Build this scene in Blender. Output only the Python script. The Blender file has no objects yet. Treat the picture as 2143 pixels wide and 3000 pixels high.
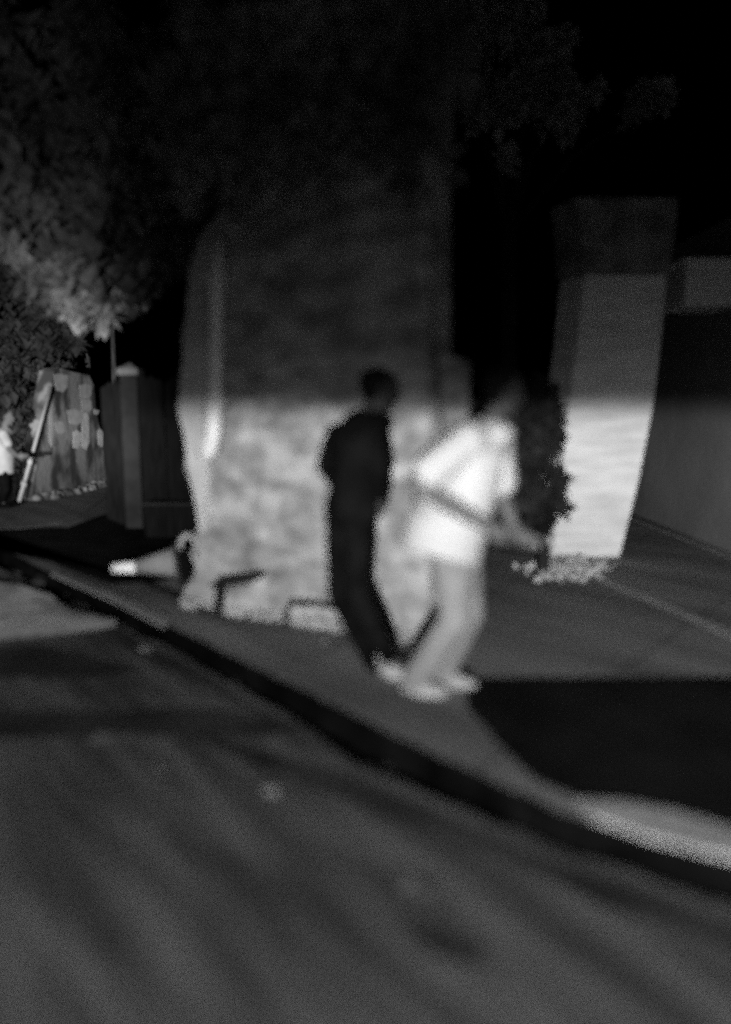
import bpy, math, random
from mathutils import Vector, Matrix
R = math.radians
C = bpy.context.scene.collection
sc = bpy.context.scene

# ------------------------------------------------------------------ camera, sky, moon, headlamps, exposure
CAMH, FPX, PITCH = 1.57, 2200.0, R(8.02)
cam = bpy.data.objects.new('camera', bpy.data.cameras.new('camera')); C.objects.link(cam)
cam.location = (0, 0, CAMH); cam.rotation_euler = (R(90) - PITCH, 0, 0)
cam.data.sensor_fit = 'VERTICAL'; cam.data.sensor_height = 36; cam.data.lens = FPX / 3000 * 36
cam.data.clip_end = 3000; cam.data.clip_start = 0.05
cam.data.dof.use_dof = True; cam.data.dof.focus_distance = 36; cam.data.dof.aperture_fstop = 0.28
sc.camera = cam
sc.view_settings.view_transform = 'Standard'; sc.view_settings.look = 'None'
sc.view_settings.gamma = 1; sc.view_settings.exposure = 0
sc.cycles.use_denoising = False
sc.cycles.sample_clamp_indirect = 2

w = bpy.data.worlds.new('World'); sc.world = w; w.use_nodes = True
nt = w.node_tree
sky = nt.nodes.new('ShaderNodeTexSky'); sky.sky_type = 'NISHITA'; sky.sun_disc = False
sky.sun_elevation = R(-6); sky.sun_rotation = R(200)
bw = nt.nodes.new('ShaderNodeRGBToBW'); nt.links.new(sky.outputs[0], bw.inputs[0])
nt.links.new(bw.outputs[0], nt.nodes['Background'].inputs[0])
nt.nodes['Background'].inputs[1].default_value = 0.05

moon = bpy.data.objects.new('sun', bpy.data.lights.new('sun', 'SUN')); C.objects.link(moon)
moon.data.energy = 0.004; moon.data.angle = R(0.5); moon.rotation_euler = (R(35), 0, R(30))

def mnode(t, op, a, b=None, clamp=False):
    n = t.nodes.new('ShaderNodeMath'); n.operation = op; n.use_clamp = clamp
    for i, x in enumerate((a, b)):
        if x is None: continue
        if isinstance(x, (int, float)): n.inputs[i].default_value = x
        else: t.links.new(x, n.inputs[i])
    return n.outputs[0]
def ramp(t, x, pts, interp='LINEAR'):
    n = t.nodes.new('ShaderNodeValToRGB'); cr = n.color_ramp; cr.interpolation = interp
    while len(cr.elements) < len(pts): cr.elements.new(0.5)
    for e, (p, v) in zip(cr.elements, sorted(pts)): e.position = p; e.color = (v, v, v, 1)
    t.links.new(x, n.inputs[0]); return n.outputs[0]

def headlamp_or_added_beam(name, loc, energy, elev_pts, az_pts, radius=0.05):
    """a vehicle headlamp: light whose optics give a low beam with a cutoff (elevation) and side fall-off (azimuth)"""
    d = bpy.data.lights.new(name, 'POINT'); d.energy = energy; d.shadow_soft_size = radius; d.use_nodes = True
    o = bpy.data.objects.new(name, d); C.objects.link(o); o.location = loc
    t = d.node_tree; em = t.nodes['Emission']
    tc = t.nodes.new('ShaderNodeTexCoord'); sp = t.nodes.new('ShaderNodeSeparateXYZ')
    t.links.new(tc.outputs['Normal'], sp.inputs[0])
    el = mnode(t, 'MULTIPLY', mnode(t, 'ARCSINE', sp.outputs[2]), 57.2958)       # degrees
    az = mnode(t, 'MULTIPLY', mnode(t, 'ARCTAN2', sp.outputs[0], sp.outputs[1]), 57.2958)
    e01 = mnode(t, 'DIVIDE', mnode(t, 'ADD', el, 45), 90, True)
    a01 = mnode(t, 'DIVIDE', mnode(t, 'ADD', az, 60), 120, True)
    ev = ramp(t, e01, [((e + 45) / 90, v) for e, v in elev_pts], 'EASE')
    av = ramp(t, a01, [((a + 60) / 120, v) for a, v in az_pts], 'EASE')
    t.links.new(mnode(t, 'MULTIPLY', ev, av), em.inputs[1])
    return o
headlamp_or_added_beam('headlamp_or_added_beam', (-.3, -3.0, 1.52), 5200,
         [(-40, .2), (-22, .45), (-14, .55), (-8, .85), (-2.2, 1), (-1.0, .92), (1.0, .048), (4.5, .022), (9, .007), (20, .003)],
         [(-60, .1), (-45, .3), (-30, .5), (-12, .78), (5, .92), (17, 1.08), (28, 1.5), (45, 1)])
headlamp_or_added_beam('headlamp_or_added_beam', (-2.1, -3.0, 1.35), 22000,
         [(-30, .01), (-14, .03), (-6, .3), (-1, .9), (3, .8), (7.5, .30), (10, .09), (16, .02), (26, .006)],
         [(-50, .2), (-36, .8), (-22, 1), (-15, 1), (-9, .9), (-.5, .0), (10, .0)])  # second beam, added to light the far-left wall and foliage

# ------------------------------------------------------------------ pixel helpers (photo pixel -> real point)
def ray(u, v):
    a = (u - 1071.5) / FPX; b = -(v - 1500) / FPX
    return Vector((a, math.cos(PITCH) + b * math.sin(PITCH), -math.sin(PITCH) + b * math.cos(PITCH)))
def U(u, v, Y):
    r = ray(u, v); k = Y / r.y; return Vector((r.x * k, Y, CAMH + r.z * k))
def G(u, v, z=0.0):
    r = ray(u, v); k = (z - CAMH) / r.z; return Vector((r.x * k, r.y * k, z))

# ------------------------------------------------------------------ materials (all grey: a black and white place)
def mat(name, lo, hi, scale=3.0, rough=.9, bump=0.0, bscale=40, detail=6, stretch=None, rot=0, p0=.35, p1=.65, spec=.12):
    m = bpy.data.materials.new(name); m.use_nodes = True; t = m.node_tree
    b = t.nodes['Principled BSDF']; b.inputs['Roughness'].default_value = rough
    b.inputs['Specular IOR Level'].default_value = spec
    tc = t.nodes.new('ShaderNodeTexCoord'); mp = t.nodes.new('ShaderNodeMapping')
    t.links.new(tc.outputs['Object'], mp.inputs[0])
    mp.inputs['Rotation'].default_value = (0, 0, rot)
    mp.vector_type = 'TEXTURE'
    if stretch: mp.inputs['Scale'].default_value = [1 / x for x in stretch]
    n = t.nodes.new('ShaderNodeTexNoise'); n.inputs['Scale'].default_value = scale; n.inputs['Detail'].default_value = detail
    t.links.new(mp.outputs[0], n.inputs[0])
    c = ramp(t, n.outputs[0], [(p0, lo), (p1, hi)]); t.links.new(c, b.inputs['Base Color'])
    if bump:
        n2 = t.nodes.new('ShaderNodeTexNoise'); n2.inputs['Scale'].default_value = bscale; n2.inputs['Detail'].default_value = 8
        t.links.new(tc.outputs['Object'], n2.inputs[0])
        bp = t.nodes.new('ShaderNodeBump'); bp.inputs['Strength'].default_value = bump; bp.inputs['Distance'].default_value = .03
        t.links.new(n2.outputs[0], bp.inputs['Height']); t.links.new(bp.outputs[0], b.inputs['Normal'])
    return m
M = dict(
    ground=mat('earth', .010, .02, 2, bump=.5),
    road=mat('asphalt', .045, .12, 2.4, .85, .6, 60, detail=9, stretch=(3.4, .5, 1), rot=R(38), p0=.36, p1=.68),
    patch=mat('shadow_crack_tone', .02, .045, 2.0, .85, .5, 50),  # tone of the shadow bands and crack line painted on the road
    pave=mat('pavement_concrete', .11, .21, 1.3, .9, .35, 30, stretch=(2.2, .4, 1), rot=R(40)),
    kerb=mat('kerb_stone', .08, .2, 2.5, .9, .4, 30),
    pale=mat('pale_concrete', .22, .36, 4, .9, .3, 30),
    bright=mat('bright_concrete', .22, .6, 4, .9, .3, 30),
    gutter=mat('gutter_shade', .002, .006, 4, 1, spec=0),  # near-black tone puts shade into the gutter and kerb face
    shadow_dark=mat('painted_shadow', .008, .016, 2, .95, .3, 60, spec=.02),  # shadow tone of the ground sheet on the right
    near_black=mat('near_black', .008, .02, 3, .95, .5, 20, spec=.02),  # tone of the painted shade strip, also of branch and flat stone
    plaster=mat('weathered_plaster', .17, .38, 3.6, .95, 1.0, 9, detail=12, stretch=(.8, .8, 2.0), p0=.36, p1=.64),
    plaster_pale=mat('pale_plaster', .34, .5, 3, .9, .5, 14),
    lowwall=mat('low_wall_stone', .10, .28, 5, .95, .8, 9, stretch=(1, 1, 3)),
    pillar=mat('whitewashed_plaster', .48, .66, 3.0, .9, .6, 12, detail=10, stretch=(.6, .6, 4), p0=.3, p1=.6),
    pillar_cap=mat('darker_whitewash', .12, .26, 4, .9, .4, 12),  # darker tone than the shaft, for the head block
    side=mat('dark_render', .13, .17, 1.2, .95, .4, 12),
    box=mat('grey_metal', .5, .6, 1, .6),
    garden=mat('graffiti_plaster', .05, .22, 2.6, .9, .5, 14, stretch=(1, 1, .5), p0=.44, p1=.56),
    paper=mat('paper', .28, .4, 9, .9),
    wood=mat('shaded_wood', .003, .010, 5, .9, .5, 20, stretch=(6, 6, .6)),  # shade over the fence put into a very dark wood tone
    stone=mat('grey_stone', .018, .03, 5, .9, .6, 14),
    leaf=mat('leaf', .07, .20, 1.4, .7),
    leaflit=mat('lit_leaf', .2, .34, 1.4, .7),  # leaf copy lightened to paint light on the fringe and far crown
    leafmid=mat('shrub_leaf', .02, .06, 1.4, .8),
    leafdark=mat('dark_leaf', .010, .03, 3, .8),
    bark=mat('bark', .03, .07, 6, .95, .8, 20, stretch=(3, 3, .5)),
    metal=mat('painted_metal', .6, .7, 6, .6),
    pole=mat('white_paint', .3, .4, 4, .6),
    reflect=mat('white_sleeve', .9, .95, 4, .5),
    cone=mat('cone_plastic', .22, .3, 5, .6),
    rubber=mat('black_rubber', .02, .03, 6, .8),
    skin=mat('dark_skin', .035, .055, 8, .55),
    skinbrown=mat('brown_skin', .07, .10, 8, .5),  # skin tone of the white-shirted and the distant figure
    hair=mat('hair', .006, .012, 40, .8),
    black=mat('black_cloth', .003, .006, 6, 1, spec=0),
    blackt=mat('black_denim', .003, .007, 8, 1, spec=0),
    white=mat('white_cotton', .35, .40, 2.5, .9),
    grey=mat('grey_cotton', .15, .21, 5, .9),
    shoe=mat('white_shoe', .22, .32, 12, .6),
    urn=mat('pale_urn', .3, .38, 6, .9),
)
# pavement: slab joints over the concrete noise
def add_joints(m, rot, w_, h_, dark=.45):
    t = m.node_tree; b = t.nodes['Principled BSDF']; src = b.inputs['Base Color'].links[0].from_socket
    tc = t.nodes.new('ShaderNodeTexCoord'); mp = t.nodes.new('ShaderNodeMapping'); mp.inputs['Rotation'].default_value = (0, 0, rot)
    br = t.nodes.new('ShaderNodeTexBrick'); br.offset = .5; br.inputs['Scale'].default_value = 1
    br.inputs['Brick Width'].default_value = w_; br.inputs['Row Height'].default_value = h_; br.inputs['Mortar Size'].default_value = .012
    br.inputs['Color1'].default_value = (1, 1, 1, 1); br.inputs['Color2'].default_value = (.86, .86, .86, 1); br.inputs['Mortar'].default_value = (dark,) * 3 + (1,)
    t.links.new(tc.outputs['Object'], mp.inputs[0]); t.links.new(mp.outputs[0], br.inputs[0])
    mx = t.nodes.new('ShaderNodeMix'); mx.data_type = 'RGBA'; mx.blend_type = 'MULTIPLY'; mx.inputs[0].default_value = 1
    t.links.new(src, mx.inputs[6]); t.links.new(br.outputs[0], mx.inputs[7]); t.links.new(mx.outputs[2], b.inputs['Base Color'])
add_joints(M['pave'], R(-50), 2.4, 1.6)

# ------------------------------------------------------------------ mesh helpers
def link(name, verts, faces, material, parent=None, base=None, smooth=False):
    base = Vector(base) if base is not None else Vector((0, 0, 0))
    me = bpy.data.meshes.new(name); me.from_pydata([tuple(Vector(v) - base) for v in verts], [], faces)
    me.materials.append(material); me.update()
    if smooth:
        for p in me.polygons: p.use_smooth = True
    o = bpy.data.objects.new(name, me); C.objects.link(o)
    if parent is not None: o.parent = parent
    else: o.location = base
    return o
def tag(o, label=None, cat=None, group=None, kind=None):
    for k, v in (('label', label), ('category', cat), ('group', group), ('kind', kind)):
        if v: o[k] = v
    return o
def empty(name, loc, label, cat, group=None):
    o = bpy.data.objects.new(name, None); C.objects.link(o); o.location = loc; o.empty_display_size = .2
    return tag(o, label, cat, group)
class MB:
    def __init__(s): s.v = []; s.f = []
    def add(s, vs, fs):
        n = len(s.v); s.v += [Vector(x) for x in vs]; s.f += [tuple(i + n for i in f) for f in fs]; return s
    def prism(s, top, dz):          # polygon of points, extruded down by dz
        n = len(top); lo = [Vector(p) - Vector((0, 0, dz)) for p in top]
        return s.add(list(top) + lo, [tuple(range(n)), tuple(range(2 * n - 1, n - 1, -1))] + [(i, n + i, n + (i + 1) % n, (i + 1) % n) for i in range(n)])
    def slab(s, pts, off):          # polygon extruded by vector
        n = len(pts); off = Vector(off); lo = [Vector(p) + off for p in pts]
        return s.add(list(pts) + lo, [tuple(range(n)), tuple(range(2 * n - 1, n - 1, -1))] + [(i, n + i, n + (i + 1) % n, (i + 1) % n) for i in range(n)])
    def box(s, c, d, rz=0, tilt=None):
        m = Matrix.Rotation(rz, 3, 'Z')
        if tilt: m = tilt @ m
        vs = [Vector(c) + m @ Vector((x * d[0] / 2, y * d[1] / 2, z * d[2] / 2)) for x in (-1, 1) for y in (-1, 1) for z in (-1, 1)]
        return s.add(vs, [(0, 1, 3, 2), (4, 6, 7, 5), (0, 4, 5, 1), (2, 3, 7, 6), (0, 2, 6, 4), (1, 5, 7, 3)])
    def ball(s, c, r, m=None, nu=16, nv=10):
        r = Vector((r, r, r)) if isinstance(r, (int, float)) else Vector(r); m = m or Matrix.Identity(3); vs = []; fs = []
        for j in range(1, nv):
            th = math.pi * j / nv
            for i in range(nu):
                ph = 2 * math.pi * i / nu
                vs.append(Vector(c) + m @ Vector((r.x * math.sin(th) * math.cos(ph), r.y * math.sin(th) * math.sin(ph), r.z * math.cos(th))))
        vs += [Vector(c) + m @ Vector((0, 0, r.z)), Vector(c) - m @ Vector((0, 0, r.z))]; T = len(vs) - 2
        for j in range(nv - 2):
            for i in range(nu): fs.append((j * nu + i, (j + 1) * nu + i, (j + 1) * nu + (i + 1) % nu, j * nu + (i + 1) % nu))
        for i in range(nu):
            fs.append((T, i, (i + 1) % nu)); fs.append((T + 1, (nv - 2) * nu + (i + 1) % nu, (nv - 2) * nu + i))
        return s.add(vs, fs)
    def tube(s, pts, rad, n=12, flat=None):   # flat: (axis, factor) squash
        pts = [Vector(p) for p in pts]
        if isinstance(rad, (int, float)): rad = [rad] * len(pts)
        vs = []; fs = []; ref = Vector((0, 1, 0))
        for k, p in enumerate(pts):
            d = (pts[min(k + 1, len(pts) - 1)] - pts[max(k - 1, 0)]).normalized()
            a = ref - d * ref.dot(d)
            if a.length < .1: a = Vector((1, 0, 0)) - d * d.x
            a.normalize(); b = d.cross(a); ref = a
            r = rad[k]; ra, rb = r if isinstance(r, tuple) else (r, r)
            for i in range(n):
                t = 2 * math.pi * i / n; vs.append(p + a * ra * math.cos(t) + b * rb * math.sin(t))
        for k in range(len(pts) - 1):
            for i in range(n): fs.append((k * n + i, k * n + (i + 1) % n, (k + 1) * n + (i + 1) % n, (k + 1) * n + i))
        fs.append(tuple(range(n - 1, -1, -1))); fs.append(tuple(range((len(pts) - 1) * n, len(pts) * n)))
        return s.add(vs, fs)
    def limb(s, pts, rad, n=14):
        s.tube(pts, rad, n)
        for p, r in zip(pts, rad): s.ball(p, max(r) if isinstance(r, tuple) else r, None, n, 8)
        return s
    def build(s, name, material, parent=None, base=None, smooth=False):
        return link(name, s.v, s.f, material, parent, base, smooth)
def bake(o, voxel, smooth=3):
    """fuse the pieces of a figure or garment into one continuous skin"""
    m = o.modifiers.new('r', 'REMESH'); m.mode = 'VOXEL'; m.voxel_size = voxel; m.use_smooth_shade = True
    s = o.modifiers.new('s', 'SMOOTH'); s.iterations = smooth; s.factor = .6
    dg = bpy.context.evaluated_depsgraph_get(); me = bpy.data.meshes.new_from_object(o.evaluated_get(dg))
    o.modifiers.clear(); old = o.data; mt = old.materials[0]; o.data = me
    if not me.materials: me.materials.append(mt)
    for p in me.polygons: p.use_smooth = True
    return o

rng = random.Random(7)
def ragged(pts, amp, n=6):
    out = []
    for i, p in enumerate(pts):
        q = pts[(i + 1) % len(pts)]
        for k in range(n):
            s = Vector(p).lerp(Vector(q), k / n)
            if k: s += Vector((rng.uniform(-amp, amp), rng.uniform(-amp, amp), 0))
            out.append(s)
    return out

# ------------------------------------------------------------------ the ground
S = lambda o: tag(o, kind='structure')
S(link('ground', [(-900, -900, -.46), (900, -900, -.46), (900, 900, -.46), (-900, 900, -.46)], [(0, 1, 2, 3)], M['ground']))
KERB = [(-900, 1255), (-400, 1425), (0, 1600), (130, 1668), (330, 1765), (560, 1862), (700, 1930), (1050, 2100), (1454, 2292), (1676, 2385), (2143, 2521), (2700, 2660), (3600, 2860)]
EDGE = [(-900, 1290), (-400, 1470), (0, 1668), (130, 1722), (330, 1815), (560, 1935), (700, 2010), (1050, 2232), (1454, 2413), (1858, 2562), (2143, 2660), (2700, 2850), (3600, 3120)]
K = [G(u, v) for u, v in KERB]
E = [G(u, v, -.13) for u, v in EDGE]
far = [Vector((60, K[-1].y, 0)), Vector((60, 90, 0)), Vector((K[0].x, 90, 0))]
pv = S(MB().prism(ragged(K, .012, 8)[:-8 ] + [K[-1]] + far, .42).build('pavement', M['pave']))
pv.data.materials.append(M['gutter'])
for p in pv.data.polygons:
    if abs(p.normal.z) < .5: p.material_index = 1  # kerb face takes the painted shade tone
near = [Vector((60, E[-1].y, -.13)), Vector((60, -40, -.13)), Vector((-60, -40, -.13)), Vector((-60, E[0].y, -.13))]
rd = []
for a, b in zip(E[:-1], E[1:]):
    for k in range(5):
        rd.append(a.lerp(b, k / 5) + Vector((rng.uniform(-.02, .02), rng.uniform(-.035, .035), 0)))
S(MB().prism(rd + [E[-1]] + near, .32).build('road', M['road']))
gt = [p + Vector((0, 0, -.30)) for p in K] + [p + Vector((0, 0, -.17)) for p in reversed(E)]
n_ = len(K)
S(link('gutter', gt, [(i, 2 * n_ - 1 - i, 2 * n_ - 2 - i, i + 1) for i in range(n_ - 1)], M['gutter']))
# sheet painted as the shadow on the right, pale kerb slab, shade painted as a strip at the left, concrete strip by the wall
S(MB().prism(ragged([G(u, v, .004) for u, v in [(1352, 1985), (1373, 2077), (1481, 2198), (1561, 2279), (1676, 2333), (1824, 2341), (1992, 2373), (2143, 2420), (2700, 2560), (2700, 1965), (2143, 1982)]], .006, 4), .002).build('ground_shadow', M['shadow_dark']))
S(MB().prism([G(u, v, .02) for u, v in [(1690, 2340), (1824, 2346), (1992, 2378), (2143, 2425), (2500, 2520), (2500, 2602), (2143, 2508), (1900, 2448), (1740, 2392)]], .018).build('kerb', M['pale']))
S(MB().prism(ragged([G(u, v, .006) for u, v in [(-500, 1400), (-100, 1530), (60, 1612), (200, 1668), (330, 1712), (480, 1700), (590, 1640), (600, 1500), (330, 1500), (200, 1545), (40, 1548), (-500, 1500)]], .03, 3), .003).build('shade_strip', M['near_black']))
S(MB().prism([G(u, v, .012) for u, v in [(160, 1675), (330, 1735), (430, 1782), (500, 1812), (480, 1838), (330, 1760), (150, 1682)]], .01).build('kerb', M['pale']))
S(MB().prism([G(u, v, .008) for u, v in [(1830, 1510), (2143, 1628), (2500, 1765), (2500, 1772), (2143, 1634), (1830, 1513)]], .006).build('path', M['pale']))
S(MB().prism([G(u, v, .008) for u, v in [(1620, 1632), (1900, 1745), (2143, 1850), (2500, 2000), (2500, 2016), (2143, 1866), (1900, 1758), (1620, 1642)]], .006).build('path', M['pale']))
# raised ramp slab on the road at the left, shadow bands and a crack line painted as dark patches
S(MB().prism(ragged([G(u, v, -.07) for u, v in [(-400, 1880), (-200, 1700), (-40, 1705), (60, 1712), (150, 1742), (210, 1788), (340, 1815), (200, 1832), (90, 1842), (0, 1850)]], .012, 3), .06).build('ramp', M['bright']))
ramp_ = bpy.data.objects['ramp']; ramp_.data.materials.append(M['kerb'])
for p in ramp_.data.polygons:
    if abs(p.normal.z) < .5: p.material_index = 1
for pts in ([(-300, 2090), (200, 2085), (640, 2078), (900, 2130), (760, 2160), (300, 2155), (-300, 2165)],
            [(285, 1815), (330, 1822), (430, 1895), (560, 1958), (820, 2110), (640, 2035), (500, 1968), (400, 1915)],
            [(-300, 1900), (120, 1890), (420, 1960), (300, 1985), (-300, 1990)],
            [(560, 2150), (1000, 2260), (1500, 2480), (2300, 2760), (2300, 2860), (1500, 2540), (1050, 2360), (800, 2260)], [(1150, 2690), (1400, 2760), (1420, 2830), (1250, 2790)],
            ):
    S(MB().prism(ragged([G(u, v, -.126) for u, v in pts], .02, 5), .002).build('road_shadow_crack', M['patch']))

# stones bridging the gutter
o = MB(); a, b = G(112, 1704, -.1), G(152, 1655, -.04)
o.slab([a + Vector((-.06, 0, 0)), a + Vector((.06, 0, 0)), b + Vector((.07, 0, 0)), b + Vector((-.05, 0, 0))], (0, 0, -.08))
tag(o.build('stone', M['stone'], base=a), 'small grey stone lying across the dark gutter at far left', 'stone')

# ------------------------------------------------------------------ the big wall behind the walkers
A0, A1 = G(555, 1770), G(1262, 1885)
ax = (A1 - A0).normalized(); nrm = Vector((-ax.y, ax.x, 0)).normalized()
if nrm.y < 0: nrm = -nrm
def onwall(u, v, off=0.0):       # point of the wall's face seen at (u, v)
    r = ray(u, v); o_ = A0 - nrm * off; k = (o_ - Vector((0, 0, CAMH))).dot(nrm) / r.dot(nrm)
    return Vector((0, 0, CAMH)) + r * k
wb = empty('plaster_wall', A0, 'tall rough plastered wall with drainpipe at its left end behind the black-clad walker', 'wall')
out = [(590, 1790), (578, 1640), (583, 1560), (572, 1480), (556, 1400), (545, 1330), (535, 1260), (522, 1225), (520, 1180), (528, 1090), (536, 980), (548, 880), (566, 780), (592, 700), (640, 640), (700, 300), (720, 60), (1262, -60), (1258, 700), (1255, 1300)]
face = [onwall(u, v) for u, v in out] + [A1.copy()]
face = [Vector((p.x, p.y, max(p.z, -.02))) if i else Vector((p.x, p.y, -.02)) for i, p in enumerate(face)]
face[-1].z = -.02
# face as a lumpy grid clipped to the outline: rows between left profile and right edge
def lumpy_wall(prof, right_u, name, m, parent, base, amp, th=.32, nx=60, nz=90, ztop=4.4):
    vs = []; fs = []
    from mathutils import noise
    for j in range(nz + 1):
        v = prof[0][1] + (prof[-1][1] - prof[0][1]) * j / nz
        ul = None
        for (u0, v0), (u1, v1) in zip(prof[:-1], prof[1:]):
            if v0 >= v >= v1: ul = u0 + (u1 - u0) * (v0 - v) / (v0 - v1 + 1e-9); break
        for i in range(nx + 1):
            u = ul + (right_u - ul) * i / nx; p = onwall(u, v)
            d = noise.fractal(p * 1.7, 1.0, 2.0, 5) * amp + noise.noise(p * 9) * amp * .35
            p = p - nrm * d
            if i == 0: p += ax * noise.noise(Vector((3, 1, p.z * 6))) * .03
            vs.append(p)
    n = len(vs)
    for j in range(nz):
        for i in range(nx):
            a = j * (nx + 1) + i; fs.append((a, a + 1, a + nx + 2, a + nx + 1))
    rim = [i for i in range(nx + 1)] + [j * (nx + 1) + nx for j in range(1, nz + 1)] + [nz * (nx + 1) + i for i in range(nx - 1, -1, -1)] + [j * (nx + 1) for j in range(nz - 1, 0, -1)]
    back = [vs[i] + nrm * (th + .05) for i in rim]; vs += back; L = len(rim)
    for k in range(L): fs.append((rim[k], n + k, n + (k + 1) % L, rim[(k + 1) % L]))
    fs.append(tuple(n + k for k in range(L)))
    return link(name, [Vector(v) - Vector(base) for v in vs], fs, m, parent, None, False)
lumpy_wall([(520, 1900), (520, 1800), (545, 1730), (570, 1670), (583, 1620), (583, 1560), (572, 1480), (556, 1400), (545, 1330), (535, 1260), (522, 1225), (520, 1180), (528, 1090), (536, 980), (548, 880), (566, 780), (592, 700), (650, 610), (690, 300), (700, -150)], 1258, 'masonry', M['plaster'], wb, A0, .045)
# paler rendered corner strip at the left end
cs = [(583, 1560), (572, 1480), (556, 1400), (545, 1330), (535, 1260), (524, 1225), (522, 1180), (530, 1090), (538, 980), (550, 880), (568, 780), (594, 700)]
cr_ = [onwall(u + 2, v, .065) - A0 for u, v in cs] + [onwall(u, v, .065) - A0 for u, v in [(628, 720), (606, 800), (600, 900), (596, 1000), (598, 1100), (592, 1200), (600, 1300), (606, 1400), (600, 1480), (596, 1560)]]
MB().slab(cr_, nrm * .12).build('corner_strip', M['plaster_pale'], wb)
# drainpipe
pp = [onwall(u, v, .11) - A0 for u, v in [(640, 700), (636, 850), (633, 1000), (630, 1150), (626, 1270), (617, 1315), (600, 1340)]]
MB().tube(pp, .06, 14).build('drainpipe', M['metal'], wb, None, True)
for v in (820, 1180):
    c = onwall(633, v, .08) - A0
    MB().box(c, (.14, .09, .045)).build('bracket', M['metal'], wb)
# rough footing swelling out at the foot
mbf = MB(); r2 = random.Random(3)
for k in range(26):
    t = k / 25; c = A0.lerp(A1, t) - nrm * .04 - A0
    for _q in range(5): mbf.ball(c + ax * r2.uniform(-.05, .05) + Vector((0, r2.uniform(-.05, .03), r2.uniform(0, .03))), (r2.uniform(.02, .06), r2.uniform(.02, .05), r2.uniform(.01, .05)), Matrix.Rotation(r2.uniform(0, 3), 3, 'Z'), nu=6, nv=5)
mbf.build('footing', M['plaster'], wb, None, True)
# lower wall continuing to the right
lw0 = onwall(1264, 1300, -.04); lw1 = onwall(1372, 1300, -.02)
lw0.z = 0; lw1.z = 0; hz = 1.9
lw = MB(); pts = [lw0, lw1, Vector((lw1.x, lw1.y, hz - .06)), Vector((lw1.x - .2, lw1.y, hz)), Vector((lw0.x, lw0.y, hz))]
lw.slab([p + Vector((0, 0, -.01)) if p.z < .1 else p for p in pts], Vector((-.12, .28, 0)))
tag(lw.build('low_wall', M['lowwall'], base=lw0), 'lower rough stone wall joining the tall plastered wall on its right', 'wall')

# ------------------------------------------------------------------ leaves
def leaves(name, clumps, n, size, m, parent, base, seed, droop=0.0):
    r = random.Random(seed); vs = []; fs = []; tot = sum(c[1] ** 2 for c in clumps)
    for c, rad in clumps:
        k = int(n * rad * rad / tot)
        rnd = lambda: Vector((r.gauss(0, 1), r.gauss(0, 1), r.gauss(0, 1))).normalized() * (r.random() ** .4)
        subs = [(rnd() * rad * 1.1, rad * r.uniform(.2, .42)) for _ in range(9)]
        for _ in range(k):
            sc_, sr = r.choice(subs)
            d = sc_ + rnd() * sr
            p = Vector(c) + Vector((d.x, d.y, d.z * .85))
            if r.random() < droop: p.z -= r.random() * rad * .6
            q = Matrix.Rotation(r.uniform(0, 6.28), 3, 'Z') @ Matrix.Rotation(r.uniform(-1.2, 1.2), 3, 'X')
            L = size * r.uniform(.6, 1.3) * (.5 if c[1] < 6 else 1); W = L * .32; b0 = len(vs)
            for x in ((0, 0, 0), (W, L * .45, .0), (0, L, -L * .12), (-W, L * .45, 0)): vs.append(p + q @ Vector(x) - Vector(base))
            vs.append(p + q @ Vector((0, L * .45, -W * .35)) - Vector(base))
            fs += [(b0, b0 + 1, b0 + 4), (b0 + 1, b0 + 2, b0 + 4), (b0 + 2, b0 + 3, b0 + 4), (b0 + 3, b0, b0 + 4)]
    return link(name, vs, fs, m, parent)
def limbs(name, base, root, targets, r0, m, parent, seed):
    r = random.Random(seed); mb = MB()
    mb.tube([Vector(base) - Vector((0, 0, .1)), Vector(base).lerp(root, .5) + Vector((.06, 0, 0)), root], [r0 * 1.3, r0, r0 * .8], 10)
    for t in targets:
        t = Vector(t); mid = root.lerp(t, .5) + Vector((r.uniform(-.2, .2), r.uniform(-.2, .2), .25))
        mb.tube([root, mid, t], [r0 * .5, r0 * .28, r0 * .08], 7)
    return link(name, [v - Vector(base) for v in mb.v], mb.f, m, parent)

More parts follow.
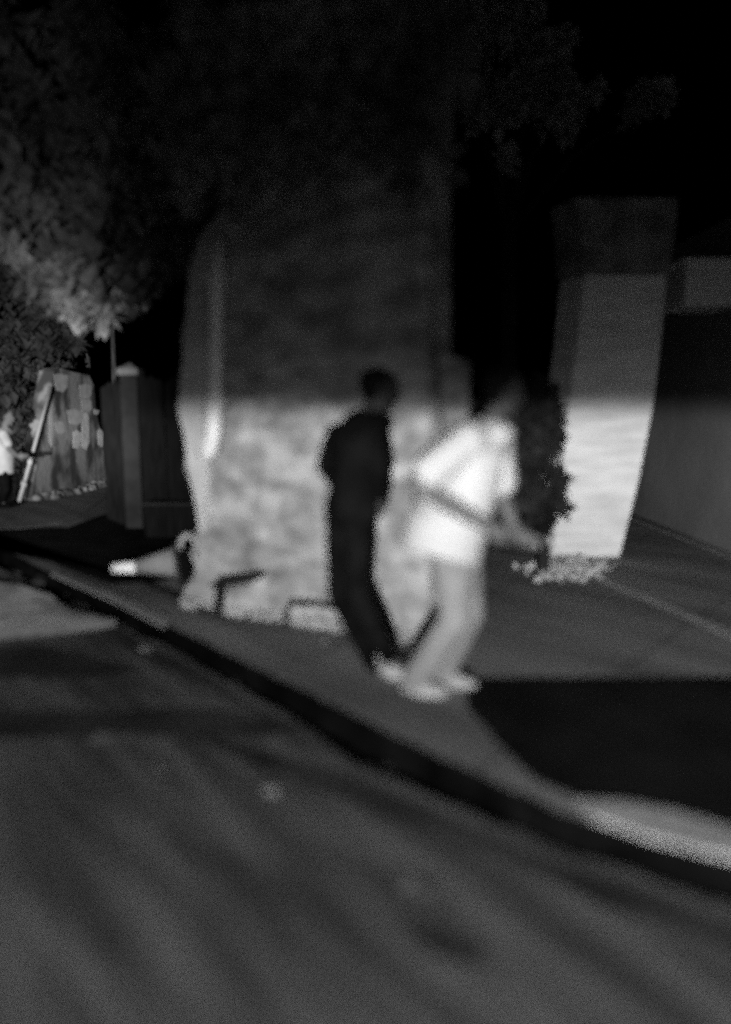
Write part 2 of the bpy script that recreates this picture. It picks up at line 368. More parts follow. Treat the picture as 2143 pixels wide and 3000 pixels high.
# big tree whose trunk stands behind the tall wall, boughs hanging over to the left
tb = Vector((-1.5, 8.2, 0)); big = empty('overhanging_tree', tb, 'large leafy tree behind the tall wall, boughs hanging low over the left side', 'tree')
cl = [(U(850, 200, 4.9), .4), (U(1000, 80, 4.9), .4), (U(1160, 150, 4.9), .4), (U(750, 80, 4.9), .4), (U(1230, 380, 4.8), .28), (U(1250, 250, 4.8), .3), (U(900, -40, 4.9), .4), (U(1200, 0, 4.9), .4), (U(640, 220, 4.9), .35), (U(1190, 520, 4.8), .15), (U(860, 480, 5), .22), (U(700, 520, 5.0), .3), (U(640, 420, 5.0), .35), (U(800, 330, 5.0), .4), (U(950, 250, 5), .4), (U(560, 330, 5.2), .4), (U(1100, 330, 5), .35), (U(1000, 480, 5), .22), (U(230, 880, 9.3), .22), (U(180, 845, 9.2), .25), (U(300, 870, 9.2), .2), (U(395, 820, 9), .28), (U(110, 760, 9.4), .35), (U(30, 690, 9.5), .35), (U(480, 740, 8.8), .3),
      (U(250, 760, 9), .4), (U(370, 690, 8.8), .45), (U(560, 630, 8.7), .3), (U(150, 600, 9), .5), (U(20, 520, 9), .5), (U(300, 520, 8.6), .55), (U(480, 560, 8.6), .45), (U(640, 480, 8.5), .45),
      (U(150, 380, 8.6), .55), (U(420, 330, 8.3), .6), (U(700, 300, 8.2), .6), (U(0, 200, 8.6), .6), (U(300, 150, 8.3), .6), (U(600, 80, 8.2), .6), (U(900, 180, 8.2), .6), (U(920, 420, 8.4), .5), (U(1100, 60, 8.2), .5), (U(800, -60, 8.2), .5), (U(80, 0, 8.6), .6), (U(1120, 300, 8.6), .45)]
leaves('crown', cl, 15000, .24, M['leaf'], big, tb, 5, .35)
leaves('drooping_foliage', [(U(u, v, 9.1), r_) for u, v, r_ in [(180, 865, .12), (205, 900, .1), (235, 890, .14), (240, 930, .09), (300, 890, .13), (300, 930, .1), (270, 860, .14), (400, 865, .1), (425, 850, .1), (130, 800, .14), (60, 735, .12), (20, 700, .12), (350, 850, .12)]], 1500, .16, M['leaflit'], big, tb, 55, .5)  # fringe leaves coloured lighter as if lit from below
limbs('trunk', tb, tb + Vector((0, 0, 3.6)), [c for c, _ in cl[::2]], .2, M['bark'], big, 4)
# right-hand tree, high
tb2 = Vector((2.2, 12, 0)); t2 = empty('far_tree', tb2, 'dim tree whose high leaves show above the leaning white pillar', 'tree')
cl2 = [(U(1420, 90, 9.5), .35), (U(1500, 40, 9.5), .4), (U(1560, 230, 9.5), .42), (U(1430, 300, 9.5), .3), (U(1680, 280, 9.5), .38), (U(1620, 160, 9.5), .35), (U(1500, 465, 9.8), .12), (U(1900, 300, 10.5), .3), (U(1350, 20, 9.5), .4)]
leaves('crown', cl2, 5000, .17, M['leaflit'], t2, tb2, 15, .2)
limbs('trunk', tb2, tb2 + Vector((0, 0, 4.2)), [c for c, _ in cl2], .14, M['leafdark'], t2, 6)
# shrub mass at the far left, beyond the garden wall
sb = Vector((-7.2, 16, 0)); sh = empty('tall_shrub', sb, 'tall dim leafy shrub at the left edge behind the leaning pole', 'shrub')
cl3 = [(U(u, v, 15.2), r_) for u, v, r_ in [(30, 1230, .6), (110, 1180, .5), (20, 1120, .6), (110, 1060, .55), (30, 1000, .6), (130, 960, .5), (50, 890, .55), (150, 870, .4), (10, 820, .5), (200, 1000, .25), (60, 1330, .5), (-60, 1100, .6), (230, 930, .3), (180, 780, .4), (60, 740, .5)]]
leaves('foliage', cl3, 5000, .26, M['leafmid'], sh, sb, 25)
limbs('stem', sb, sb + Vector((0, 0, 1.2)), [c for c, _ in cl3[::2]], .1, M['bark'], sh, 8)
# two slender trunks
for k, (u, lab) in enumerate(((254, 'left of two slender bare tree trunks rising behind the posted wall'), (330, 'right of two slender bare tree trunks rising behind the posted wall'))):
    b = G(u, 1385); b.y = 17; b.x = (u - 1071.5) / FPX * 17; b.z = 0
    tt = empty('slender_tree', b, lab, 'tree', 'slender trees beyond the fence')
    top = U(u - 6, 800, 17)
    MB().tube([Vector((0, 0, 0)), (top - b) * .5 + Vector((.05, 0, 0)), top - b], [.075, .06, .04], 8).build('trunk', M['bark'], tt, None, True)
    leaves('crown', [(top + Vector((.1, 0, .1)), .4), (top + Vector((-.3, 0, .3)), .35)], 600, .16, M['leaf'], tt, b, 40 + k)

# ------------------------------------------------------------------ far left: wall with torn posters, pole, urn
g0, g1 = G(95, 1466), G(322, 1412)
gd = (g1 - g0).normalized(); gn = Vector((-gd.y, gd.x, 0))
def ong(u, v, off=0):
    r = ray(u, v); k = (g0 - gn * off - Vector((0, 0, CAMH))).dot(gn) / r.dot(gn); return Vector((0, 0, CAMH)) + r * k
gw = empty('garden_wall', g0, 'weathered low wall patched with torn pale posters at the far left', 'wall')
prof = [(95, 1470), (100, 1400), (118, 1300), (140, 1200), (160, 1086), (178, 1078), (215, 1090), (262, 1100), (276, 1130), (282, 1200), (292, 1250), (306, 1300), (318, 1360), (324, 1416)]
P = [ong(u, v) - g0 for u, v in prof]; P[0].z = -.02; P[-1].z = -.02
MB().slab(P, gn * .28).build('masonry', M['garden'], gw)
for (u, v, du, dv) in [(180, 1122, 20, 26), (176, 1254, 14, 17), (252, 1150, 18, 22), (254, 1190, 16, 20), (222, 1225, 24, 22), (226, 1290, 12, 26), (250, 1265, 12, 55), (282, 1208, 8, 8), (296, 1285, 8, 24), (150, 1240, 7, 70)]:
    q = [(u - du, v - dv), (u - du * .1, v - dv * 1.15), (u + du, v - dv * .8), (u + du * .9, v + dv * .5), (u + du * .3, v + dv), (u - du * .8, v + dv * .8)]
    MB().slab([ong(a + rng.uniform(-2, 2), b + rng.uniform(-2, 2), .006) - g0 for a, b in q], gn * .004).build('torn_poster', M['paper'] if du > 12 else M['plaster_pale'], gw)
# rubbly ledge at the wall's foot
lg = MB(); r4 = random.Random(11)
for k in range(170):
    t = r4.random(); p = g0.lerp(g1, t) - gn * r4.uniform(.0, .35); s_ = r4.uniform(.02, .08)
    lg.ball(p + Vector((0, 0, s_ * .5)), (s_ * r4.uniform(.8, 1.6), s_, s_ * .9), Matrix.Rotation(r4.uniform(0, 3), 3, (1, .5, .3)), nu=5, nv=4)
tag(lg.build('rubble_heap', M['garden'], base=g0), 'loose heap of pale rubble along the foot of the postered wall', 'rubble', kind='stuff')
S(MB().prism([G(u, v, .012) for u, v in [(-500, 1470), (60, 1482), (322, 1425), (322, 1448), (250, 1500), (190, 1530), (60, 1548), (-500, 1550)]], .004).build('path', M['pave']))
pb = ong(52, 1440, .06); pt = ong(150, 1134, .06); pb.z = .01
lp = empty('leaning_pole', pb, 'thin white pole leaning to the right against the postered wall', 'pole')
MB().tube([Vector((0, 0, 0)), (pt - pb) * .5, pt - pb], .028, 10).build('shaft', M['pole'], lp, None, True)
for t, r_ in ((.16, .05), (.34, .045)):
    c = (pt - pb) * t; MB().ball(c, (r_, r_, r_ * 1.2)).build('clamp', M['pole'], lp, None, True)
pf = empty('white_sack', G(75, 1462), 'crumpled pale sack slumped at the foot of the leaning pole', 'sack'); r5 = random.Random(5)
mm = MB()
for z, rr in ((.08, .17), (.2, .14), (.32, .10), (.42, .06)): mm.ball((r5.uniform(-.04, .04), 0, z), (rr, rr * .8, .12), nu=12, nv=8)
bake(mm.build('sack_cloth', M['pale'], pf), .02, 2)

# ------------------------------------------------------------------ capped gate post and board fence left of the big wall
cp = G(402, 1545); cp0 = empty('capped_post', cp, 'grey square stone post with flat cap in the dark board fence', 'post')
k_ = cp.y / FPX
MB().box((0, 0, .98), (48 * k_, .2, 1.96)).build('shaft', M['stone'], cp0)
MB().box((0, 0, 2.0), (60 * k_, .26, .08)).add([(-.12, -.13, 2.04), (.12, -.13, 2.04), (.12, .13, 2.04), (-.12, .13, 2.04), (0, 0, 2.12)], [(0, 1, 4), (1, 2, 4), (2, 3, 4), (3, 0, 4), (3, 2, 1, 0)]).build('cap', M['kerb'], cp0)
def fence(u0, u1, v0, v1, top0, top1, label, seed):
    a, b = G(u0, v0), G(u1, v1); r = random.Random(seed); f = empty('board_fence', a, label, 'fence', 'dark board fence panels')
    d = b - a; n = int(d.length / .13); zt = lambda p, v: U(0, v, p.y).z
    for k in range(n):
        p = a.lerp(b, (k + .5) / n); h = zt(p, top0 + (top1 - top0) * k / n) + r.uniform(-.07, .05)
        bm = MB(); ww = .11 * r.uniform(.85, 1); q = p - a + Vector((0, r.uniform(-.02, .02), 0)); lean = r.uniform(-.02, .02)
        bm.add([q + Vector((-ww / 2, -.012, 0)), q + Vector((ww / 2, -.012, 0)), q + Vector((ww / 2 + lean, -.012, h - .05)), q + Vector((lean, -.012, h)), q + Vector((-ww / 2 + lean, -.012, h - .04)),
                q + Vector((-ww / 2, .012, 0)), q + Vector((ww / 2, .012, 0)), q + Vector((ww / 2 + lean, .012, h - .05)), q + Vector((lean, .012, h)), q + Vector((-ww / 2 + lean, .012, h - .04))],
               [(0, 1, 2, 3, 4), (9, 8, 7, 6, 5), (0, 5, 6, 1), (1, 6, 7, 2), (2, 7, 8, 3), (3, 8, 9, 4), (4, 9, 5, 0)])
        bm.build('board', M['wood'], f)
    for z in (.5, 1.35):
        MB().slab([Vector((0, .03, z)), d + Vector((0, .03, z)), d + Vector((0, .03, z + .08)), Vector((0, .03, z + .08))], (0, .04, 0)).build('rail', M['wood'], f)
fence(322, 374, 1520, 1540, 1118, 1112, 'short dark board fence panel left of the capped stone post', 1)
fence(430, 610, 1548, 1570, 1105, 1120, 'dark board fence panel between the capped post and the tall plastered wall', 2)
lb = G(430, 1575); lbo = empty('planter_box', lb, 'dark low wooden planter box in front of the board fence', 'planter')
MB().box((.3, .12, .2), (.62, .24, .4)).build('box', M['wood'], lbo)
MB().box((.3, .12, .41), (.66, .28, .03)).build('rim', M['stone'], lbo)

# ------------------------------------------------------------------ toppled traffic cone at the kerb
def frame_from(d, up=Vector((0, 0, 1))):
    d = d.normalized(); s = d.cross(up).normalized(); return Matrix((s, s.cross(d).normalized() * 1, d)).transposed()
Yc = 6.6
tip = U(332, 1672, Yc); body0 = U(402, 1668, Yc); body1 = U(522, 1652, Yc)
# lay on the ground: lower edge of the base plate touches z=0
cb = Vector((body1.x, Yc, 0)); co = empty('traffic_cone', cb, 'toppled traffic cone with bright white tip lying against the tall wall', 'traffic cone')
def seg(p0, r0, p1, r1, name, m):
    MB().tube([p0 - cb, p0.lerp(p1, .5) - cb, p1 - cb], [r0, (r0 + r1) / 2, r1], 24).build(name, m, co, None, True)
seg(tip, .045, body0, .056, 'white_sleeve', M['reflect'])
seg(body0, .062, body1, .135, 'cone_body', M['cone'])
dirc = (body1 - tip).normalized()
rotm = dirc.to_track_quat('Z', 'Y').to_matrix()
pl = MB(); cpt = body1 + dirc * .02 - cb
vs = [cpt + rotm @ Vector((x * .19, y * .19, z)) for z in (0, .035) for x, y in ((-1, -.8), (-.8, -1), (.8, -1), (1, -.8), (1, .8), (.8, 1), (-.8, 1), (-1, .8))]
pl.add(vs, [tuple(range(7, -1, -1)), tuple(range(8, 16))] + [(i, (i + 1) % 8, 8 + (i + 1) % 8, 8 + i) for i in range(8)]).build('base_plate', M['rubber'], co)
# drop so it rests on the ground
minz = min((o.matrix_basis @ v.co).z for o in co.children for v in o.data.vertices)
co.location.z = -minz + .005 + 0
# curled hose end (ring) by the wall's corner
rc = U(552, 1598, 6.15); hb = Vector((rc.x, rc.y, 0)); ho = empty('coiled_hose', hb, 'short curl of pale hose standing at the corner of the tall wall', 'hose')
hp = [(.12 * math.cos(a) * .55, 0, rc.z + .085 * math.sin(a)) for a in [R(-60 + 26 * k) for k in range(11)]]
hp = [(.10, 0, .0), (.09, 0, rc.z * .5)] + hp
MB().tube(hp, .026, 10).build('tubing', M['pale'], ho, None, True)

# fallen dark branches against the wall, dark tube put in as a shadow line, bent pipe
fb = G(640, 1800); fo = empty('fallen_branch', fb, 'forked dark branch propped against the foot of the tall wall', 'branch')
yb = fb.y - .02
MB().limb([Vector((0, 0, .03)), U(646, 1730, yb) - fb, U(650, 1705, yb) - fb, U(720, 1695, yb) - fb, U(800, 1668, yb) - fb], [.03, .035, .04, .045, .025]).limb([U(650, 1705, yb) - fb, U(622, 1718, yb) - fb], [.03, .015]).build('limb', M['near_black'], fo, None, True)
fb2 = G(636, 1812); fo2 = empty('shadow_line', fb2, 'long thin dark tube standing in for a shadow line beside the traffic cone', 'shade_line')
q = [G(636, 1812), G(560, 1778), G(480, 1738), G(380, 1696)]
MB().tube([p - fb2 + Vector((0, 0, .022)) for p in q], .018, 8).build('shadow_line_tube', M['rubber'], fo2, None, True)
fb3 = G(840, 1840); fo3 = empty('bent_pipe', fb3, 'bent dark pipe arching low over the pavement beside the black trousers', 'pipe')
y3 = fb3.y
MB().limb([Vector((0, 0, 0)), U(838, 1790, y3) - fb3, U(852, 1768, y3) - fb3, U(920, 1768, y3) - fb3, U(1000, 1782, y3) - fb3, U(1060, 1812, y3) - fb3, U(1090, 1840, y3) - fb3 ], [.016, .018, .02, .02, .019, .017, .015]).build('pipe_run', M['rubber'], fo3, None, True)

# ------------------------------------------------------------------ white pillar, side wall, box, shrub, rubble on the right
Yp = 7.75; base = G(1722, 1640); base.y = Yp; base.x = U(1722, 1640, Yp).x; base.z = 0
po = empty('white_pillar', base, 'thick whitewashed pillar leaning slightly right with wider block on top', 'pillar')
def ringp(ul, ur, v, dep=.5):
    a, b = U(ul, v, Yp), U(ur, v, Yp); 
    return [a, b, b + Vector((.05, dep, 0)), a + Vector((-.16, dep, 0))]
def stack(rings, name, m):
    vs = [p - base for r_ in rings for p in r_]; fs = [(3, 2, 1, 0), tuple(range(len(vs) - 4, len(vs)))]
    for k in range(len(rings) - 1):
        for i in range(4): fs.append((k * 4 + i, k * 4 + (i + 1) % 4, k * 4 + 4 + (i + 1) % 4, k * 4 + 4 + i))
    o = link(name, vs, fs, m, po); bv = o.modifiers.new('b', 'BEVEL'); bv.width = .03; bv.segments = 3; return o
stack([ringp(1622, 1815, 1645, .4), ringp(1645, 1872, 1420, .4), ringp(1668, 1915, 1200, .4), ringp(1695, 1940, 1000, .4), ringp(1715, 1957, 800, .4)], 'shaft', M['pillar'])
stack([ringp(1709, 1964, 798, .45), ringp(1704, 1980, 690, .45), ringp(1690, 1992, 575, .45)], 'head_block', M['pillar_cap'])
ws = 3.95; sw = MB()
sw.slab([Vector((ws, 5.0, -.01)), Vector((ws + .02, 13.5, -.01)), Vector((ws + .02, 13.5, 3.6)), Vector((ws, 5.0, 3.6))], (.3, 0, 0))
so = tag(sw.build('side_wall', M['side'], base=(ws, 9, 0)), 'dark plain rendered wall running away on the right beyond the white pillar', 'wall')
def onside(u, v, off=0):
    r = ray(u, v); k = (ws - off) / r.x; return Vector((0, 0, CAMH)) + r * k
a = onside(2010, 812); bb = onside(2010, 920)
bo = empty('wall_box', (ws, 8.4, a.z - .2), 'plain pale rectangular box mounted high on the dark side wall', 'box'); ob = Vector(bo.location)
z0, z1 = onside(2080, 922).z, onside(2080, 812).z
MB().box(Vector((3.62, 8.4, (z0 + z1) / 2)) - ob, (.60, .7, z1 - z0)).build('casing', M['box'], bo)
MB().box(Vector((3.60, 8.38, z1 + .02)) - ob, (.68, .8, .035)).build('lid', M['metal'], bo)
# dark shrub
db = G(1590, 1680); do = empty('dark_shrub', db, 'dark ragged shrub between the white-shirted walker and the white pillar', 'shrub')
cl4 = [(U(u, v, db.y), r_) for u, v, r_ in [(1560, 1150, .2), (1600, 1230, .2), (1520, 1200, .25), (1590, 1310, .22), (1570, 1400, .25), (1600, 1470, .2), (1540, 1500, .2), (1500, 1300, .3), (1500, 1420, .3), (1460, 1250, .3), (1585, 1530, .12)]]
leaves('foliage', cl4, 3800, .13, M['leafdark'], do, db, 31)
limbs('stem', db, db + Vector((-.1, 0, .5)), [c for c, _ in cl4], .05, M['leafdark'], do, 9)
rb = MB(); r6 = random.Random(2)
for k in range(220):
    p = G(r6.gauss(1670, 55), r6.gauss(1668, 16)); s_ = r6.uniform(.012, .045); rb.ball(p + Vector((0, 0, s_ * .4)), (s_ * r6.uniform(.8, 1.5), s_, s_ * r6.uniform(.5, 1)), Matrix.Rotation(r6.uniform(0, 3), 3, (1, 1, .3)), nu=5, nv=4)
tag(rb.build('rubble', M['plaster_pale'], base=G(1680, 1672)), 'pale broken rubble scattered at the foot of the white pillar', 'rubble', kind='stuff')
st = G(1490, 1712); mbs = MB()
mbs.ball((0, 0, .03), (.2, .12, .06), nu=12, nv=8); mbs.ball((.12, .02, .03), (.12, .1, .045), nu=12, nv=8)
tag(bake(mbs.build('flat_stone', M['near_black'], base=st), .02), 'flat dark stone on the pavement to the right of the white shirt hem', 'stone')

# ------------------------------------------------------------------ litter on road and pavement
def scrap(name, u, v, z, L, W, rot, m, label, cat, seed):
    r = random.Random(seed); b = G(u, v, z); vs = []; fs = []; nx, ny = 8, 5; q = Matrix.Rotation(rot, 3, 'Z')
    for j in range(ny + 1):
        for i in range(nx + 1):
            x = (i / nx - .5) * L + r.uniform(-.01, .01); y = (j / ny - .5) * W + r.uniform(-.01, .01)
            vs.append(q @ Vector((x, y, .008 + .10 * L * (abs(x / L)) ** 2 * 1.5 + r.uniform(0, .008))))
    n = len(vs); vs += [p - Vector((0, 0, .003)) for p in vs]
    for j in range(ny):
        for i in range(nx):
            a_ = j * (nx + 1) + i; fs.append((a_, a_ + 1, a_ + nx + 2, a_ + nx + 1)); fs.append((n + a_ + nx + 1, n + a_ + nx + 2, n + a_ + 1, n + a_))
    o = link(name, [p + b for p in vs], fs, m, None, b, True); return tag(o, label, cat)
scrap('flattened_carton', 328, 2172, -.13, .19, .14, R(-10), M['pave'], 'flattened grey carton lying on the road in the left foreground', 'litter', 1)
scrap('paper_scrap', 470, 2262, -.13, .11, .025, R(-62), M['cone'], 'thin pale strip of paper on the road right of the flattened carton', 'litter', 2)
scrap('paper_scrap', 808, 2340, -.13, .14, .06, R(-55), M['pale'], 'crumpled pale paper scrap on the road below the gutter bend', 'litter', 3)
scrap('dry_leaf', 962, 1887, .0, .10, .045, R(-25), M['paper'], 'small bright leaf on the pavement left of the black trousers', 'leaf', 4)
scrap('dry_leaf', 430, 1908, -.13, .12, .06, R(-25), M['pale'], 'pale curled leaf on the road just below the left gutter', 'leaf', 5)
scrap('paper_scrap', 1230, 2610, -.13, .12, .09, R(-25), M['pave'], 'faint grey scrap of paper on the near road at lower centre', 'litter', 6)

# ------------------------------------------------------------------ the walkers
def hand(mb, wrist, d, palm_n, L=.185, curl=.5, side=1):
    """palm and five bent fingers of unequal length; d = pointing direction"""
    d = Vector(d).normalized(); n = Vector(palm_n); n = (n - d * n.dot(d)).normalized(); s = d.cross(n) * side
    pl_ = L * .5; rot = Matrix((s, n, d)).transposed()
    mb.ball(wrist + d * pl_ * .55, (.040, .016, pl_ * .62), rot, 14, 10)
    for k, (off, ln) in enumerate(((-.030, .072), (-.010, .082), (.010, .078), (.028, .060))):
        p = wrist + d * pl_ * .95 + s * off; dd = d.copy(); pts = [p - d * .02]
        for j, fr in enumerate((.42, .33, .25)):
            dd = (dd * math.cos(curl * .6) + n * math.sin(curl * .6)).normalized(); pts.append(pts[-1] + dd * (ln * fr + (.02 if j == 0 else 0)))
        mb.limb(pts, [.0095, .009, .0085, .0075], 8)
    t0 = wrist + d * pl_ * .3 - s * .030; td = (d * .75 - s * .55 + n * .35).normalized()
    mb.limb([t0, t0 + td * .035, t0 + td * .035 + (td + d * .5 + n * .3).normalized() * .03], [.014, .011, .009], 8)
def head(mb, c, f, tilt=0, s=1.0):
    """f = facing direction (horizontal); face with brow, nose, lips, chin, ears"""
    f = Vector(f).normalized(); l = Vector((0, 0, 1)).cross(f).normalized(); up = Vector((0, 0, 1))
    q = Matrix.Rotation(tilt, 3, l); f = q @ f; up = q @ up
    m = Matrix((f, l, up)).transposed(); P = lambda x, y, z: c + m @ Vector((x, y, z)) * s
    mb.ball(P(-.012, 0, .03), (.095 * s, .076 * s, .092 * s), m, 20, 14)
    mb.ball(P(.018, 0, -.035), (.068 * s, .058 * s, .085 * s), m, 18, 12)
    mb.ball(P(.066, 0, -.095), (.022 * s, .026 * s, .020 * s), m, 10, 8)
    mb.ball(P(.082, 0, .028), (.016 * s, .05 * s, .012 * s), m, 12, 8)
    mb.limb([P(.085, 0, .015), P(.105, 0, -.022)], [.009 * s, .014 * s], 8)
    for y in (-1, 1):
        mb.ball(P(.078, .03 * y, .008), .012 * s, m, 8, 6); mb.ball(P(-.002, .077 * y, -.008), (.016 * s, .008 * s, .03 * s), m, 8, 8)
    mb.ball(P(.084, 0, -.052), (.012 * s, .024 * s, .007 * s), m, 10, 6); mb.ball(P(.082, 0, -.064), (.012 * s, .021 * s, .007 * s), m, 10, 6)
    return m
def shoe(mb, heel, toe, h=.07):
    d = (toe - heel); L = d.length; d.normalize(); s = Vector((0, 0, 1)).cross(d).normalized(); up = d.cross(s); m = Matrix((d, s, up)).transposed()
    P = lambda x, z: heel + d * L * x + up * z
    mb.ball(P(.2, .045), (.07, .04, .048), m, 14, 10); mb.ball(P(.5, .04), (.10, .043, .042), m, 14, 10); mb.ball(P(.78, .032), (.075, .048, .034), m, 14, 10)
    mb.ball(P(.5, .012), (L * .52, .047, .014), m, 16, 6); mb.ball(P(.16, .085), (.045, .036, .045), m, 12, 8)
def person(base, label, J, mats, f, lean_f, short_legs=False, hand_d=None):
    """J: joints in world space"""
    V0 = Vector(base); side = Vector((0, 0, 1)).cross(Vector(f)).normalized()       # his left (+Y when facing +X)
    B = MB(); mt = Matrix((Vector(f), side, Vector((0, 0, 1)))).transposed()
    # body
    ff = Vector(mats.get('face', f)); head(B, J['head'], ff, lean_f)
    B.limb([J['neck'] - Vector((0, 0, .06)), J['neck'], J['head'] - Vector((0, 0, .03))], [.06, .054, .05])
    spine = [J['pelvis'], J['pelvis'].lerp(J['chest'], .45), J['chest'], J['chest'].lerp(J['neck'], .65)]
    for p, r_ in zip(spine, ((.105, .155, .11), (.10, .14, .14), (.115, .165, .15), (.085, .14, .09))): B.ball(p, r_, mt, 18, 12)
    for k in ('n', 'f'):
        B.limb([J['sh' + k], J['el' + k], J['el' + k].lerp(J['wr' + k], .3), J['wr' + k]], [x * mats.get('arm', 1) for x in (.052, .041, .043, .028)])
        hd = J.get('hd' + k, (J['wr' + k] - J['el' + k])); hand(B, J['wr' + k], hd, J.get('pn' + k, side if k == 'n' else -side), curl=.55, side=1 if k == 'n' else -1)
        B.limb([J['hip' + k], J['kn' + k], J['kn' + k].lerp(J['an' + k], .35), J['an' + k]], [.082, .055, .054, .036])
        B.limb([J['an' + k], J['toe' + k] * .7 + J['heel' + k] * .3 + Vector((0, 0, .03))], [.034, .026])
    body = B.build('person', mats['skin'], None, V0); bake(body, .007, 2); tag(body, label, 'person')
    body.name = 'person'
    # hair
    H = MB(); fm = Vector(f); hm = Matrix((Vector(f), side, Vector((0, 0, 1)))).transposed()
    fm = ff; hm = Matrix((ff.normalized(), Vector((0, 0, 1)).cross(ff).normalized(), Vector((0, 0, 1)))).transposed(); H.ball(J['head'] + Vector((0, 0, .047)) - fm * .022, (.100, .083, .082), hm, 20, 12); H.ball(J['head'] - fm * .05 + Vector((0, 0, .0)), (.06, .072, .07), hm, 16, 10)
    ho_ = H.build('hair', mats['hair'], body, None); 
    for v in ho_.data.vertices: v.co -= V0
    bake(ho_, .008, 2)
    # shirt
    T = MB(); g = mats.get('loose', .02)
    for p, r_ in zip(spine, ((.12, .165, .12), (.115, .155, .15), (.13, .18, .155), (.10, .15, .085))): T.ball(p, tuple(x + g * .6 for x in r_[:2]) + (r_[2],), mt, 20, 12)
    hem = J['pelvis'] + Vector((0, 0, -mats.get('hem', .08))) + Vector(f) * mats.get('hemf', 0)
    gq = mats.get('girth', 0); pts = [hem, J['pelvis'] + Vector((0, 0, .06)), J['chest'] - Vector((0, 0, .05)), J['chest'] + Vector((0, 0, .05))]
    T.tube(pts, [(.165 + g, .125 + g + gq), (.16 + g, .12 + g + gq), (.175 + g, .125 + g), (.165 + g, .11 + g)], 24)
    T.limb([J['shn'], J['shf']], [.07 + g * .5, .07 + g * .5]); T.limb([J['neck'] - Vector((0, 0, .05)), J['chest']], [.07, .12])
    for k in ('n', 'f'):
        e = J['sh' + k].lerp(J['el' + k], mats.get('sleeve', .8)); T.limb([J['sh' + k], e], [.072 + g * .3, .062 + g * .6])
    if mats.get('drape'):
        m_ = J['shn'].lerp(J['eln'], .7); tgt = J['pelvis'] + Vector((-.03, 0, .05))
        for t_ in (0, .25, .5, .75, 1):
            a_ = J['shn'].lerp(m_, t_); T.limb([a_ + Vector((.0, .05, -.02)), a_.lerp(tgt, .5) + Vector((.02, -.01, 0)), tgt + Vector((0, -.06, 0))], [.09, .12, .13])
    if mats.get('long'):
        for k in ('n', 'f'): T.limb([J['sh' + k], J['el' + k], J['wr' + k]], [.07, .056, .042])
    to = T.build('shirt', mats['shirt'], body, None)
    for v in to.data.vertices: v.co -= V0
    bake(to, .012, 4)
    # legs
    L_ = MB(); L_.ball(J['pelvis'] - Vector((0, 0, .03)), (.135, .175, .13), mt, 18, 12)
    for k in ('n', 'f'):
        if short_legs:
            e = J['kn' + k].lerp(J['an' + k], .12); L_.limb([J['hip' + k], J['hip' + k].lerp(e, .5), e], [.122, .118, .105]); 
        else: L_.limb([J['hip' + k], J['kn' + k], J['kn' + k].lerp(J['an' + k], .5), J['an' + k] + Vector((0, 0, .0))], [x * mats.get('legw', 1) for x in (.095, .07, .064, .055)])
    lo = L_.build('shorts' if short_legs else 'trousers', mats['legs'], body, None)
    for v in lo.data.vertices: v.co -= V0
    bake(lo, .012, 3)
    for k in ('n', 'f'):
        sm = MB(); shoe(sm, J['heel' + k], J['toe' + k]); so_ = sm.build('shoe', mats['shoe'], body, None)
        for v in so_.data.vertices: v.co -= V0
        bake(so_, .008, 2)
    return body
def gnd(p): q = p.copy(); q.z = 0; return q
Y1 = 4.25
J = dict(head=U(1112, 1142, Y1), neck=U(1085, 1208, Y1), chest=U(1048, 1300, Y1), pelvis=U(1030, 1475, Y1),
         shn=U(1092, 1268, Y1 - .12), shf=U(990, 1276, Y1 + .12), eln=U(1112, 1378, Y1 - .16), elf=U(958, 1370, Y1 + .16),
         wrn=U(1118, 1450, Y1 + .02), wrf=U(1000, 1440, Y1 + .26), hdn=(.1, .25, -.9), hdf=(.5, .3, -.7),
         hipn=U(1046, 1500, Y1 - .07), hipf=U(1000, 1500, Y1 + .07), knn=U(1050, 1740, Y1 - .07), knf=U(994, 1745, Y1 + .07),
         ann=U(1138, 1925, Y1 - .07), anf=U(1098, 1950, Y1 + .07))
J['heeln'] = gnd(J['ann']) + Vector((-.03, 0, .01)); J['toen'] = J['heeln'] + Vector((.21, -.05, 0))
J['heelf'] = gnd(J['anf']) + Vector((-.01, 0, .01)); J['toef'] = J['heelf'] + Vector((.19, -.05, .0))
person(gnd(J['ann']), 'walking person in black shirt and trousers with white shoes, left of the two', J,
       dict(skin=M['skin'], hair=M['hair'], shirt=M['black'], legs=M['blackt'], shoe=M['shoe'], hem=.06, sleeve=.9, long=True, loose=.012, face=(1, .15, 0)), (.65, .76, 0), .25)
Y2 = 4.0
J = dict(head=U(1478, 1150, Y2), neck=U(1445, 1225, Y2), chest=U(1375, 1350, Y2), pelvis=U(1312, 1560, Y2),
         shn=U(1372, 1290, Y2 - .17), shf=U(1455, 1305, Y2 + .14), eln=U(1216, 1418, Y2 - .27), elf=U(1470, 1450, Y2 + .18),
         wrn=U(1432, 1545, Y2 - .33), wrf=U(1510, 1555, Y2 + .08), hdn=(.88, .1, -.36), hdf=(.8, -.1, -.5), pnn=(0, 1, -.4),
         hipn=U(1325, 1620, Y2 - .09), hipf=U(1345, 1620, Y2 + .09), knn=U(1335, 1815, Y2 - .09), knf=U(1370, 1800, Y2 + .09),
         ann=U(1215, 1990, Y2 - .08), anf=U(1290, 1985, Y2 + .08))
J['heeln'] = gnd(J['ann']) + Vector((-.06, 0, .02)); J['toen'] = J['heeln'] + Vector((.22, -.05, -.01))
J['heelf'] = gnd(J['anf']) + Vector((-.04, 0, .01)); J['toef'] = J['heelf'] + Vector((.22, -.09, .0))
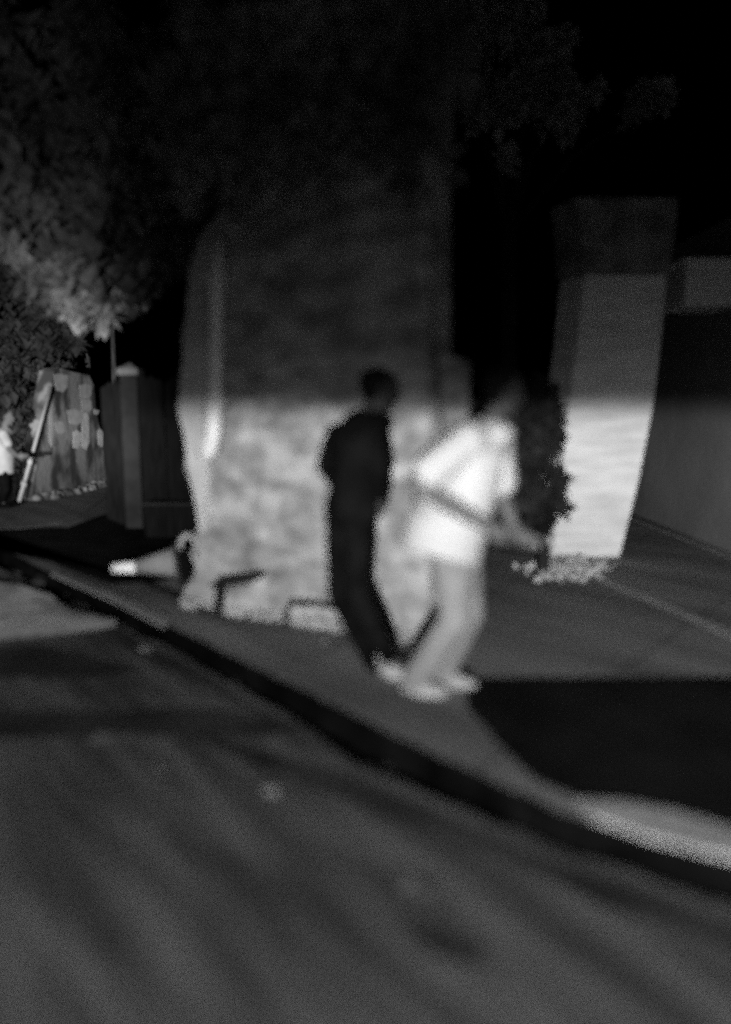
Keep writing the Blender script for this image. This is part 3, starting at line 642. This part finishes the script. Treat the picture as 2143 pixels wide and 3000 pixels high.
person(gnd(J['ann']), 'walking person in bright white t-shirt and loose grey trousers, one bare arm held forward', J,
       dict(arm=1.15, drape=1, skin=M['skinbrown'], hair=M['hair'], shirt=M['white'], legs=M['grey'], shoe=M['shoe'], hem=.13, sleeve=.72, loose=.055, hemf=-.06, girth=.045, face=(1, .1, 0), legw=1.35), (.85, .52, 0), .3)

# slight figure at the left edge, one hand on the leaning pole
Y3 = 11.6; q = lambda u, v, dy=0: U(u, v, Y3 + dy)
J = dict(head=q(22, 1222), neck=q(14, 1250), chest=q(14, 1300), pelvis=q(12, 1378), shn=q(10, 1274, -.15), shf=q(26, 1274, .15),
         eln=q(30, 1318, -.2), elf=q(36, 1320, .12), wrn=q(52, 1336, -.12), wrf=q(56, 1338, .12), hdn=(.9, .2, 0), hdf=(.9, -.2, 0),
         hipn=q(10, 1385, -.08), hipf=q(16, 1385, .08), knn=q(16, 1432, -.08), knf=q(24, 1430, .1), ann=q(4, 1470, -.08), anf=q(22, 1470, .1))
for k in ('n', 'f'):
    J['heel' + k] = gnd(J['an' + k]) + Vector((-.03, 0, .01)); J['toe' + k] = J['heel' + k] + Vector((.18, -.03, 0))
person(gnd(J['ann']), 'small distant person in pale t-shirt at the left edge beside the leaning pole', J,
       dict(skin=M['skinbrown'], hair=M['hair'], shirt=M['pale'], legs=M['blackt'], shoe=M['black'], hem=.05, sleeve=.6, loose=.02), (1, 0, 0), .2)
# dirt and leaves caught in the gutter
dg_ = MB(); r8 = random.Random(77)
for (u, v, n, sp) in [(225, 1738, 12, 50), (60, 1668, 8, 40), (430, 1838, 14, 60), (570, 1900, 6, 30), (800, 2030, 12, 90), (1200, 2230, 5, 100), (330, 1800, 6, 30)]:
    for _ in range(n):
        p = G(u + r8.gauss(0, sp), v + r8.gauss(0, sp * .35), -.12); s_ = r8.uniform(.008, .028)
        dg_.ball(p - Vector((0, 0, .02)), (s_ * 1.6, s_, s_ * .5), Matrix.Rotation(r8.uniform(0, 3), 3, 'Z'), nu=6, nv=4)
tag(dg_.build('gutter_debris', M['stone'], base=G(560, 1885, -.12)), 'dirt clods and dry leaves caught along the dark gutter', 'debris', kind='stuff')
